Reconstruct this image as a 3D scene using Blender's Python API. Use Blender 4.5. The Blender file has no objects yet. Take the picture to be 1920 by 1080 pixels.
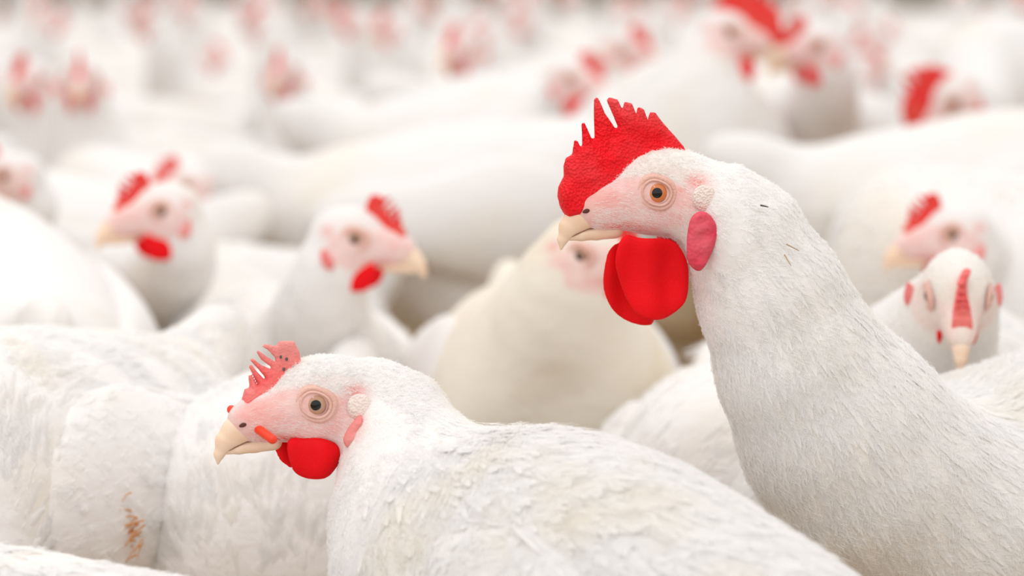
import bpy, math, random
import numpy as np
from mathutils import Matrix, Vector

random.seed(7)
RNG = np.random.default_rng(11)
C = bpy.context.scene.collection
SC = bpy.context.scene

# ------------------------------------------------------------------ camera, light, exposure
CAM_H, PITCH, LENS = 0.572, math.radians(8.0), 85.0
FPX = LENS / 36.0 * 1920.0
cam_data = bpy.data.cameras.new('camera')
cam_data.lens = LENS
cam_data.sensor_width = 36.0
cam_data.clip_start = 0.05
cam_data.dof.use_dof = True
cam_data.dof.focus_distance = 1.145
cam_data.dof.aperture_fstop = 5.0
cam = bpy.data.objects.new('camera', cam_data)
C.objects.link(cam)
cam.location = (0, 0, CAM_H)
cam.rotation_euler = (math.pi / 2 - PITCH, 0, 0)
SC.camera = cam

world = bpy.data.worlds.new('world')
SC.world = world
world.use_nodes = True
bg = world.node_tree.nodes['Background']
bg.inputs[0].default_value = (1.0, 0.985, 0.975, 1)
bg.inputs[1].default_value = 0.93


def area(name, loc, size_x, size_y, power, color, rot=(0, 0, 0)):
    d = bpy.data.lights.new(name, 'AREA')
    d.shape = 'RECTANGLE'
    d.size, d.size_y = size_x, size_y
    d.energy = power
    d.color = color
    o = bpy.data.objects.new(name, d)
    C.objects.link(o)
    o.location = loc
    o.rotation_euler = rot
    return o


area('overhead_soft_fill', (-0.6, 1.0, 2.7), 2.4, 2.4, 16, (1.0, 0.985, 0.97))  # unseen broad light, added overhead for soft direction on the near birds
area('barn_lamp', (-0.35, -0.15, 2.0), 0.22, 0.22, 5, (1.0, 0.98, 0.96))
area('overhead_soft_fill', (0.5, 6.5, 3.0), 5.0, 6.0, 45, (1.0, 0.985, 0.97))  # second unseen broad light, added above the crowd

SC.view_settings.view_transform = 'Standard'
SC.view_settings.look = 'None'
SC.view_settings.gamma = 1.0
SC.view_settings.use_curve_mapping = False
SC.view_settings.exposure = 0.2
SC.cycles.use_denoising = True
SC.cycles.max_bounces = 8
SC.cycles.diffuse_bounces = 6
SC.cycles.transparent_max_bounces = 8

# ------------------------------------------------------------------ pixel -> place
CAMP = np.array([0, 0, CAM_H])
FWD = np.array([0, math.cos(PITCH), -math.sin(PITCH)])
UP = np.array([0, math.sin(PITCH), math.cos(PITCH)])
RIGHT = np.array([1.0, 0, 0])


def ray(x, y):
    return FWD + RIGHT * (x - 960) / FPX - UP * (y - 540) / FPX


def at(x, y, d):
    return CAMP + d * ray(x, y)


def project(P):
    q = P - CAMP
    d = q @ FWD
    return 960 + (q @ RIGHT) / d * FPX, 540 - (q @ UP) / d * FPX, d


# ------------------------------------------------------------------ implicit surfaces
def smin(a, b, k):
    h = np.clip(0.5 + 0.5 * (b - a) / k, 0, 1)
    return b * (1 - h) + a * h - k * h * (1 - h)


def ell(P, c, r, R=None):
    q = P - np.asarray(c, dtype=np.float32)
    if R is not None:
        q = q @ np.asarray(R, dtype=np.float32)
    r = np.asarray(r, dtype=np.float32)
    k0 = np.linalg.norm(q / r, axis=1)
    k1 = np.linalg.norm(q / (r * r), axis=1) + 1e-9
    return k0 * (k0 - 1) / k1


def cap(P, a, b, ra, rb, flat=None):
    a = np.asarray(a, dtype=np.float32)
    b = np.asarray(b, dtype=np.float32)
    q = P - a
    ab = b - a
    if flat is not None:                       # squeeze across y
        s = np.array([1, 1 / flat, 1], dtype=np.float32)
        q = q * s
        ab = ab * s
    t = np.clip((q @ ab) / max(float(ab @ ab), 1e-12), 0, 1)
    return np.linalg.norm(q - t[:, None] * ab, axis=1) - (ra + (rb - ra) * t)


def surfnet(F, xs, ys, zs):
    nx, ny, nz = F.shape
    S = F < 0
    corners = [(i, j, k) for i in (0, 1) for j in (0, 1) for k in (0, 1)]

    def sl(A, o):
        return A[o[0]:nx - 1 + o[0], o[1]:ny - 1 + o[1], o[2]:nz - 1 + o[2]]
    cnt = np.zeros((nx - 1, ny - 1, nz - 1), dtype=np.int8)
    for o in corners:
        cnt += sl(S, o)
    act = (cnt > 0) & (cnt < 8)
    idx = np.argwhere(act)
    vid = -np.ones(act.shape, dtype=np.int64)
    vid[act] = np.arange(len(idx))
    I, J, K = idx.T
    X, Y, Z = np.asarray(xs), np.asarray(ys), np.asarray(zs)
    acc = np.zeros((len(idx), 3))
    num = np.zeros(len(idx))
    for a in corners:
        for ax in range(3):
            if a[ax] == 1:
                continue
            b = list(a)
            b[ax] = 1
            fa = F[I + a[0], J + a[1], K + a[2]].astype(np.float64)
            fb = F[I + b[0], J + b[1], K + b[2]].astype(np.float64)
            m = (fa < 0) != (fb < 0)
            t = np.where(m, fa / np.where(m, fa - fb, 1), 0)
            pa = np.stack([X[I + a[0]], Y[J + a[1]], Z[K + a[2]]], 1)
            pb = np.stack([X[I + b[0]], Y[J + b[1]], Z[K + b[2]]], 1)
            acc += np.where(m[:, None], pa + (pb - pa) * t[:, None], 0)
            num += m
    V = acc / num[:, None]
    quads = []
    for ax in range(3):
        o1, o2 = [(1, 2), (2, 0), (0, 1)][ax]
        a = [slice(1, -1)] * 3
        b = [slice(1, -1)] * 3
        a[ax] = slice(0, -1)
        b[ax] = slice(1, None)
        sa, sb = S[tuple(a)], S[tuple(b)]
        e = np.argwhere(sa != sb)
        if not len(e):
            continue
        inside = sa[tuple(e.T)]
        g = e.copy()
        for q in range(3):
            if q != ax:
                g[:, q] += 1

        def cell(d1, d2):
            h = g.copy()
            h[:, o1] -= d1
            h[:, o2] -= d2
            return vid[h[:, 0], h[:, 1], h[:, 2]]
        q = np.stack([cell(1, 1), cell(0, 1), cell(0, 0), cell(1, 0)], 1)
        q[~inside] = q[~inside][:, ::-1]
        quads.append(q)
    return V, np.concatenate(quads)


def solid(f, lo, hi, step, fine=None):
    """surface of f<0; fine = (lo, hi, step) makes a denser stretch on each axis"""
    axes = []
    for i in range(3):
        if fine is None:
            axes.append(np.arange(lo[i], hi[i] + step, step))
        else:
            a = np.arange(lo[i], fine[0][i], step)
            b = np.arange(fine[0][i], fine[1][i], fine[2])
            c = np.arange(fine[1][i], hi[i] + step, step)
            axes.append(np.unique(np.round(np.concatenate([a, b, c]), 6)))
    xs, ys, zs = axes
    G = np.stack(np.meshgrid(xs, ys, zs, indexing='ij'), -1).reshape(-1, 3).astype(np.float32)
    F = np.empty(len(G), dtype=np.float32)
    for s in range(0, len(G), 400000):
        F[s:s + 400000] = f(G[s:s + 400000])
    return surfnet(F.reshape(len(xs), len(ys), len(zs)), xs, ys, zs)


def make_mesh(name, V, Q, mat, attrs=None, smooth=True):
    me = bpy.data.meshes.new(name)
    V = np.ascontiguousarray(V, dtype=np.float32)
    Q = np.ascontiguousarray(Q, dtype=np.int32)
    n, k = Q.shape
    me.vertices.add(len(V))
    me.vertices.foreach_set('co', V.ravel())
    me.loops.add(n * k)
    me.loops.foreach_set('vertex_index', Q.ravel())
    me.polygons.add(n)
    me.polygons.foreach_set('loop_start', np.arange(0, n * k, k, dtype=np.int32))
    me.update(calc_edges=True)
    me.validate()
    if smooth:
        me.shade_smooth()
    for key, val in (attrs or {}).items():
        a = me.attributes.new(key, 'FLOAT', 'POINT')
        a.data.foreach_set('value', np.ascontiguousarray(val, dtype=np.float32))
    me.materials.append(mat)
    return me


def wob(P, freq, seed, n=6):
    """cheap smooth noise in about -1..1"""
    r = np.random.default_rng(seed)
    out = 0
    for _ in range(n):
        d = r.normal(size=3)
        d = d / np.linalg.norm(d) * freq * r.uniform(0.6, 1.5)
        out = out + np.sin(P @ d.astype(np.float32) + r.uniform(0, 6.28))
    return out / n * 1.4


# ------------------------------------------------------------------ materials
def mat_new(name):
    m = bpy.data.materials.new(name)
    m.use_nodes = True
    nt = m.node_tree
    return m, nt, nt.nodes['Principled BSDF'], nt.nodes['Material Output']


def N(nt, t, **kw):
    n = nt.nodes.new(t)
    for k, v in kw.items():
        setattr(n, k, v)
    return n


def noise_mix(nt, c1, c2, scale, lo=0.4, hi=0.65, detail=3, coord='Object'):
    tc = N(nt, 'ShaderNodeTexCoord')
    nz = N(nt, 'ShaderNodeTexNoise')
    nz.inputs['Scale'].default_value = scale
    nz.inputs['Detail'].default_value = detail
    nt.links.new(tc.outputs[coord], nz.inputs['Vector'])
    cr = N(nt, 'ShaderNodeValToRGB')
    cr.color_ramp.elements[0].position = lo
    cr.color_ramp.elements[1].position = hi
    cr.color_ramp.elements[0].color = (*c1, 1)
    cr.color_ramp.elements[1].color = (*c2, 1)
    nt.links.new(nz.outputs['Fac'], cr.inputs['Fac'])
    return tc, nz, cr


WHITE = (0.805, 0.78, 0.76)
CREAM = (0.80, 0.74, 0.64)


def feather_material(name, translucent):
    m, nt, b, out = mat_new(name)
    tc, nz, cr = noise_mix(nt, (0.965, 0.955, 0.945), (0.95, 0.91, 0.84), 14, 0.52, 0.8)
    nt.links.new(cr.outputs[0], b.inputs['Base Color'])
    b.inputs['Roughness'].default_value = 0.75
    b.inputs['Specular IOR Level'].default_value = 0.15
    if translucent:
        t = N(nt, 'ShaderNodeBsdfTranslucent')
        nt.links.new(cr.outputs[0], t.inputs['Color'])
        mx = N(nt, 'ShaderNodeMixShader')
        mx.inputs[0].default_value = translucent
        nt.links.new(b.outputs[0], mx.inputs[1])
        nt.links.new(t.outputs[0], mx.inputs[2])
        nt.links.new(mx.outputs[0], out.inputs['Surface'])
    return m


def body_material(c1=WHITE, c2=CREAM):
    m, nt, b, out = mat_new('white_plumage_and_skin')
    tc, nz, cr = noise_mix(nt, c1, c2, 11, 0.5, 0.8)
    a = N(nt, 'ShaderNodeAttribute', attribute_name='skin')
    r = N(nt, 'ShaderNodeAttribute', attribute_name='flush')
    _, n2, skin = noise_mix(nt, (0.86, 0.60, 0.56), (0.82, 0.46, 0.43), 160, 0.35, 0.7)
    mx0 = N(nt, 'ShaderNodeMix', data_type='RGBA')
    nt.links.new(r.outputs['Fac'], mx0.inputs[0])
    nt.links.new(skin.outputs[0], mx0.inputs[6])
    mx0.inputs[7].default_value = (0.78, 0.10, 0.08, 1)
    mx = N(nt, 'ShaderNodeMix', data_type='RGBA')
    nt.links.new(a.outputs['Fac'], mx.inputs[0])
    nt.links.new(cr.outputs[0], mx.inputs[6])
    nt.links.new(mx0.outputs[2], mx.inputs[7])
    nt.links.new(mx.outputs[2], b.inputs['Base Color'])
    b.inputs['Roughness'].default_value = 0.65
    b.inputs['Specular IOR Level'].default_value = 0.2
    # soft relief of the coat
    bn = N(nt, 'ShaderNodeTexNoise')
    bn.inputs['Scale'].default_value = 90
    bn.inputs['Detail'].default_value = 4
    mp = N(nt, 'ShaderNodeMapping')
    mp.inputs['Scale'].default_value = (0.6, 1, 1)
    nt.links.new(tc.outputs['Object'], mp.inputs[0])
    nt.links.new(mp.outputs[0], bn.inputs['Vector'])
    bp = N(nt, 'ShaderNodeBump')
    bp.inputs['Strength'].default_value = 0.35
    bp.inputs['Distance'].default_value = 0.004
    nt.links.new(bn.outputs['Fac'], bp.inputs['Height'])
    nt.links.new(bp.outputs[0], b.inputs['Normal'])
    return m


def flesh_material(name, c1, c2, rough, bump, scale=700, pale=None):
    m, nt, b, out = mat_new(name)
    tc, nz, cr = noise_mix(nt, c1, c2, 60, 0.35, 0.7)
    col = cr.outputs[0]
    if pale is not None:
        a = N(nt, 'ShaderNodeAttribute', attribute_name='pale')
        mx = N(nt, 'ShaderNodeMix', data_type='RGBA')
        nt.links.new(a.outputs['Fac'], mx.inputs[0])
        nt.links.new(col, mx.inputs[6])
        mx.inputs[7].default_value = (*pale, 1)
        col = mx.outputs[2]
    nt.links.new(col, b.inputs['Base Color'])
    b.inputs['Roughness'].default_value = rough
    b.inputs['Specular IOR Level'].default_value = 0.18
    v = N(nt, 'ShaderNodeTexVoronoi')
    v.inputs['Scale'].default_value = scale
    nt.links.new(tc.outputs['Object'], v.inputs['Vector'])
    bp = N(nt, 'ShaderNodeBump')
    bp.inputs['Strength'].default_value = bump
    bp.inputs['Distance'].default_value = 0.0009
    nt.links.new(v.outputs['Distance'], bp.inputs['Height'])
    nt.links.new(bp.outputs[0], b.inputs['Normal'])
    return m


def plain_material(name, col, rough, spec=0.5, coat=0.0):
    m, nt, b, out = mat_new(name)
    b.inputs['Base Color'].default_value = (*col, 1)
    b.inputs['Roughness'].default_value = rough
    b.inputs['Specular IOR Level'].default_value = spec
    b.inputs['Coat Weight'].default_value = coat
    return m


def horn_material():
    m, nt, b, out = mat_new('pale_horn')
    tc, nz, cr = noise_mix(nt, (0.90, 0.70, 0.53), (0.86, 0.56, 0.38), 70, 0.35, 0.75)
    nt.links.new(cr.outputs[0], b.inputs['Base Color'])
    b.inputs['Roughness'].default_value = 0.38
    b.inputs['Specular IOR Level'].default_value = 0.4
    return m


def litter_material():
    m, nt, b, out = mat_new('straw_litter')
    tc, nz, cr = noise_mix(nt, (0.30, 0.20, 0.10), (0.56, 0.43, 0.27), 30, 0.3, 0.7, 6)
    nt.links.new(cr.outputs[0], b.inputs['Base Color'])
    b.inputs['Roughness'].default_value = 0.95
    bp = N(nt, 'ShaderNodeBump')
    bp.inputs['Strength'].default_value = 0.8
    bp.inputs['Distance'].default_value = 0.01
    nt.links.new(nz.outputs['Fac'], bp.inputs['Height'])
    nt.links.new(bp.outputs[0], b.inputs['Normal'])
    return m


M_BODY = body_material()
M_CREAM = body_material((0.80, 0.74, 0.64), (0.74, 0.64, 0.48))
M_VANE = feather_material('white_feather_vane', 0.45)
M_DOWN = feather_material('white_feather_barbs', 0.45)
M_COMB_RED = flesh_material('bright_red_comb', (0.92, 0.004, 0.012), (0.88, 0.025, 0.035), 0.42, 1.0, 750, (0.92, 0.20, 0.20))
M_COMB_PINK = flesh_material('pink_red_comb', (0.88, 0.11, 0.11), (0.86, 0.22, 0.20), 0.55, 0.5, 750, (0.82, 0.34, 0.31))
M_COMB_FAR = flesh_material('red_hen_comb', (0.78, 0.03, 0.03), (0.76, 0.08, 0.06), 0.5, 0.4, 600)
M_WATTLE = flesh_material('smooth_red_wattle', (0.88, 0.0015, 0.006), (0.80, 0.002, 0.008), 0.6, 0.15, 900)
M_LOBE_RED = flesh_material('crimson_earlobe', (0.70, 0.03, 0.07), (0.76, 0.14, 0.18), 0.55, 0.6, 500)
M_LOBE_PINK = flesh_material('rosy_earlobe', (0.80, 0.18, 0.18), (0.82, 0.34, 0.31), 0.6, 0.4, 500)
M_HORN = horn_material()
M_NOSTRIL = plain_material('dark_nostril', (0.10, 0.03, 0.02), 0.8)
M_PUPIL = plain_material('black_pupil', (0.003, 0.003, 0.005), 0.04, 0.5, 0.0)
M_IRIS_ORANGE = plain_material('orange_iris', (0.66, 0.22, 0.08), 0.15, 0.35, 0.0)
M_IRIS_GREY = plain_material('pinkish_grey_iris', (0.52, 0.30, 0.20), 0.15, 0.35, 0.0)
M_RIM = plain_material('dark_eye_rim', (0.10, 0.03, 0.03), 0.3, 0.5)
M_LID = flesh_material('pale_eyelid', (0.74, 0.44, 0.36), (0.80, 0.52, 0.46), 0.45, 0.3, 900)
M_BAR = plain_material('orange_red_plastic', (0.86, 0.045, 0.012), 0.35, 0.4)
M_SHANK = flesh_material('pale_yellow_shank', (0.66, 0.46, 0.22), (0.60, 0.38, 0.18), 0.55, 0.4, 400)
M_DIRT = plain_material('grey_dirt_speck', (0.11, 0.10, 0.10), 0.9)
M_STAIN = feather_material('stained_feather', 0.1)
for n in M_STAIN.node_tree.nodes:
    if n.type == 'VALTORGB':
        n.color_ramp.elements[0].color = (0.66, 0.30, 0.10, 1)
        n.color_ramp.elements[1].color = (0.80, 0.52, 0.28, 1)


# ------------------------------------------------------------------ tagging
def child(name, data, parent, M=None, kind=None, label=None):
    o = bpy.data.objects.new(name, data)
    C.objects.link(o)
    o.parent = parent
    if M is not None:
        o.matrix_local = M
    if kind:
        o['kind'] = kind
    if label:
        o['label'] = label
    return o


def thing(name, label, cat, loc=(0, 0, 0), group=None):
    o = bpy.data.objects.new(name, None)
    o.empty_display_size = 0.05
    C.objects.link(o)
    o.location = loc
    o['label'] = label
    o['category'] = cat
    if group:
        o['group'] = group
    return o


def frame(fx, up=(0, 0, 1)):
    fx = np.array(fx, dtype=float)
    fx /= np.linalg.norm(fx)
    fy = np.cross(up, fx)
    fy /= np.linalg.norm(fy)
    fz = np.cross(fx, fy)
    return np.stack([fx, fy, fz], 1)                # columns


def direction(yaw, pitch=0.0):
    return np.array([math.cos(yaw) * math.cos(pitch), math.sin(yaw) * math.cos(pitch), math.sin(pitch)])


def mat44(R, o, s=1.0):
    M = Matrix.Identity(4)
    for i in range(3):
        for j in range(3):
            M[i][j] = R[i][j] * s
        M[i][3] = o[i]
    return M


# ------------------------------------------------------------------ head parts, in head coordinates
# origin between the eyes, x towards the beak, y to the bird's left, z up; metres
MM = 0.001


def poly_dist(px, pz, poly):
    """signed distance to a closed polygon, negative inside"""
    P = np.stack([px, pz], 1)
    d = np.full(len(P), 1e9)
    ins = np.zeros(len(P), bool)
    n = len(poly)
    for i in range(n):
        a, b = poly[i], poly[(i + 1) % n]
        ab = b - a
        t = np.clip(((P - a) @ ab) / (ab @ ab + 1e-12), 0, 1)
        d = np.minimum(d, np.linalg.norm(P - a - t[:, None] * ab, axis=1))
        c = ((a[1] > P[:, 1]) != (b[1] > P[:, 1]))
        xx = a[0] + (P[:, 1] - a[1]) * (b[0] - a[0]) / (b[1] - a[1] + 1e-12)
        ins ^= c & (P[:, 0] < xx)
    return np.where(ins, -d, d)


def rounded(p, n=5):
    p = np.array(p)
    out = []
    for i in range(len(p)):
        a, b, c, d = p[i - 1], p[i], p[(i + 1) % len(p)], p[(i + 2) % len(p)]
        for t in np.arange(n) / n:
            out.append(0.5 * (2 * b + (c - a) * t + (2 * a - 5 * b + 4 * c - d) * t * t + (3 * b - a - 3 * c + d) * t ** 3))
    return np.array(out)


def flap(name, poly, half, edge, mat, step, bend=None, wrinkle=0.0, wfreq=900, seed=1, pale=None):
    """a fleshy plate: outline poly (x,z), half thickness function, rounded edge"""
    poly = np.array(poly)
    lo, hi = poly.min(0), poly.max(0)
    T = 1.9 * max(half(np.array([[lo[0], 0, lo[1]]]))[0], half(np.array([[lo[0], 0, hi[1]]]))[0], half(np.array([[hi[0], 0, lo[1]]]))[0]) + 2 * step
    xs = np.arange(lo[0] - 3 * step, hi[0] + 4 * step, step)
    zs = np.arange(lo[1] - 3 * step, hi[1] + 4 * step, step)
    X, Z = np.meshgrid(xs, zs, indexing='ij')
    d2 = poly_dist(X.ravel(), Z.ravel(), poly)
    ys = np.arange(-T, T + step, step)
    G = np.stack(np.meshgrid(xs, ys, zs, indexing='ij'), -1).reshape(-1, 3).astype(np.float32)
    d3 = np.repeat(d2.reshape(len(xs), 1, len(zs)), len(ys), 1).ravel()
    u = np.clip(-d3 / edge, 0, 1)
    prof = np.sqrt(np.clip(1 - (1 - u) ** 2, 0, 1))
    h = half(G)
    w = wrinkle * (wob(G, wfreq, seed, 8) + 1.3 * wob(G * np.array([0.7, 1, 1.6], dtype=np.float32), wfreq * 0.4, seed + 1, 6)) if wrinkle else 0
    inside = np.abs(G[:, 1]) - h * prof - w * prof
    F = np.where(d3 > 0, np.maximum(d3, np.abs(G[:, 1]) - 0.0002) + 1e-6, np.maximum(inside, d3))
    V, Q = surfnet(F.reshape(len(xs), len(ys), len(zs)).astype(np.float32), xs, ys, zs)
    at_ = {}
    if pale is not None:
        at_['pale'] = pale(V)
    if bend is not None:
        V = bend(V)
    return make_mesh(name, V, Q, mat, at_)


def build_beak(fine):
    st = 0.0006 if fine else 0.0014
    up_pts = [((22, -9), 8.0), ((28, -10.3), 7.8), ((34, -13), 6.9), ((38.8, -17.3), 5.0), ((42, -23), 2.5), ((42.8, -27.5), 0.7)]
    lo_pts = [((16, -19), 4.2), ((25, -19.6), 4.0), ((32.5, -20.6), 3.2), ((38, -21.8), 1.8)]

    def f_up(P):
        P = P * 1000
        d = None
        for (a, ra), (b, rb) in zip(up_pts, up_pts[1:]):
            c = cap(P, (a[0], 0, a[1]), (b[0], 0, b[1]), ra, rb, 0.78)
            d = c if d is None else smin(d, c, 1.2)
        # flat underside along the mouth line
        cut = -(P[:, 2] - (-17.6 - np.clip((P[:, 0] - 30), 0, 9) * 0.45 - np.clip(P[:, 0] - 38, 0, 9) * 2.2))
        return np.maximum(d, cut) * MM

    def f_lo(P):
        P = P * 1000
        d = None
        for (a, ra), (b, rb) in zip(lo_pts, lo_pts[1:]):
            c = cap(P, (a[0], 0, a[1]), (b[0], 0, b[1]), ra, rb, 0.95)
            d = c if d is None else smin(d, c, 1.0)
        return d * MM
    V1, Q1 = solid(f_up, (0.014, -0.010, -0.032), (0.052, 0.010, 0.002), st)
    V2, Q2 = solid(f_lo, (0.012, -0.009, -0.026), (0.047, 0.009, -0.010), st)
    return make_mesh('upper_beak', V1, Q1, M_HORN), make_mesh('lower_beak', V2, Q2, M_HORN)


def lathe_cap(rings, seg=28):
    """concentric rings (radius, height) round the y axis -> verts, quads, ring index per quad"""
    V, Q, I = [], [], []
    for r, h in rings:
        for k in range(seg):
            a = 2 * math.pi * k / seg
            V.append((r * math.cos(a), h, r * math.sin(a)))
    for i in range(len(rings) - 1):
        for k in range(seg):
            a, b = i * seg + k, i * seg + (k + 1) % seg
            Q.append((a, b, b + seg, a + seg))
            I.append(i)
    return np.array(V), np.array(Q), I


def build_eye(iris):
    rs = [0.01, 1.4, 2.5, 2.9, 3.9, 5.0, 5.4, 5.9, 6.6]
    R = 7.2
    rings = [(r * MM, (math.sqrt(R * R - r * r) - R) * MM) for r in rs]
    V, Q, I = lathe_cap(rings)
    me = make_mesh('eye', V, Q[:, ::-1], M_PUPIL)
    me.materials.append(iris)
    me.materials.append(M_RIM)
    for p, i in zip(me.polygons, I):
        p.material_index = 0 if i < 2 else (1 if 3 <= i < 5 else 2)
    for p, i in zip(me.polygons, I):
        if i == 2:
            p.material_index = 1
    return me


def build_lid():
    rings = []
    for a in range(0, 181, 20):                      # inner ring
        t = math.radians(a)
        rings.append(((6.2 - 0.7 * math.cos(t)) * MM, (-1.9 + 1.35 * math.sin(t)) * MM))
    for a in range(20, 181, 20):                     # outer, lower ring
        t = math.radians(a)
        rings.append(((7.7 - 0.8 * math.cos(t)) * MM, (-1.9 + 0.35 * math.sin(t)) * MM))
    rings.append((9.6 * MM, -3.2 * MM))
    V, Q, I = lathe_cap(rings, 32)
    V[:, 0] *= 1.12                                   # almond shape
    V[:, 2] *= 0.96
    V[:, 2] += 0.0006 * np.sin(V[:, 0] * 300)
    return make_mesh('eyelid', V, Q[:, ::-1], M_LID)


def side_flip(me, name):
    m2 = me.copy()
    co = np.empty(len(me.vertices) * 3, dtype=np.float32)
    me.vertices.foreach_get('co', co)
    co = co.reshape(-1, 3)
    co[:, 1] *= -1
    m2.vertices.foreach_set('co', co.ravel())
    m2.flip_normals()
    m2.name = name
    return m2


HEAD_PRIMS = [            # ellipsoids (centre, radii) in mm
    ((-9, 0, 2), (26, 15.5, 18)),
    ((10, 0, -5), (24, 11.5, 12.5)),
    ((-6, 0, -10), (22, 13.0, 12)),
    ((22, 0, -10), (15, 8.5, 9.0)),
    ((27, 0, -6.8), (9.5, 6.8, 5.6)),
]


def head_field(P, R, O, s):
    q = (P - O.astype(np.float32)) @ R.astype(np.float32) / s * 1000
    d = None
    for c, r in HEAD_PRIMS:
        e = ell(q, c, r)
        d = e if d is None else smin(d, e, 5.0)
    for sy in (1, -1):                        # eye socket swell
        d = smin(d, ell(q, (0, sy * 9, 0), (11, 6, 9.5)), 2.5)
    return d * s / 1000


_y = np.linspace(8, 26, 400)
_t = np.stack([0 * _y, _y, 0 * _y], 1).astype(np.float32) * MM
EYE_Y = float(_y[np.argmin(np.abs(head_field(_t, np.eye(3), np.zeros(3), 1.0)))] * MM) + 0.0009
_t[:, 0], _t[:, 2] = -0.022, -0.014
LOBE_Y = float(_y[np.argmin(np.abs(head_field(_t, np.eye(3), np.zeros(3), 1.0)))] * MM) + 0.0008


# ------------------------------------------------------------------ birds
BODY_PRIMS = [            # body coordinates: centre, radii, pitch of the ellipsoid
    ((0, 0, 0), (0.150, 0.088, 0.092), 0),
    ((0.075, 0, -0.012), (0.085, 0.078, 0.085), 0),
    ((-0.10, 0, 0.012), (0.085, 0.066, 0.068), 12),
    ((-0.175, 0, 0.045), (0.070, 0.022, 0.034), 35),
    ((0.005, 0.050, -0.075), (0.060, 0.036, 0.060), 0),
    ((0.005, -0.050, -0.075), (0.060, 0.036, 0.060), 0),
]


def bezier(p0, p1, p2, p3, n):
    t = np.linspace(0, 1, n)[:, None]
    return (1 - t) ** 3 * p0 + 3 * (1 - t) ** 2 * t * p1 + 3 * (1 - t) * t * t * p2 + t ** 3 * p3


def smoothstep(x, a, b):
    t = np.clip((x - a) / (b - a), 0, 1)
    return t * t * (3 - 2 * t)


def skin_masks(V, R, O, s):
    q = (V - O) @ R / s * 1000
    fx = (q[:, 0] - 11) / 31
    fz = (q[:, 2] + 7.5 + 0.05 * q[:, 0]) / 16
    d = np.sqrt(fx ** 2 + fz ** 2)
    d = d + 0.10 * wob((q * 0.35).astype(np.float32), 1.0, 5)
    near = (np.abs(q[:, 0]) < 60) & (np.abs(q[:, 1]) < 30)
    brow = smoothstep(np.abs(q[:, 1]), 3.0, 8.0) + smoothstep(q[:, 0], 22, 30) + (1 - smoothstep(q[:, 2], -8, 2))
    skin = (1 - smoothstep(d, 0.82, 1.12)) * near * np.clip(brow, 0, 1)
    # bare red crescent over and behind the eye, redder lores
    fl = np.exp(-((q[:, 0] + 19) / 7) ** 2 - ((q[:, 2] - 5) / 5) ** 2) * 0.85
    fl = np.maximum(fl, 0.35 * np.exp(-((q[:, 0] - 26) / 9) ** 2 - ((q[:, 2] + 3) / 6) ** 2))
    fl = np.maximum(fl, 0.28 * np.exp(-((q[:, 0] + 4) / 14) ** 2 - ((q[:, 2] - 10) / 4) ** 2))
    fl = np.maximum(fl, 0.9 * np.exp(-((q[:, 0] - 14) / 10) ** 2 - ((q[:, 2] + 16.5) / 2.2) ** 2)) * near
    return np.maximum(skin, fl), fl


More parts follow.
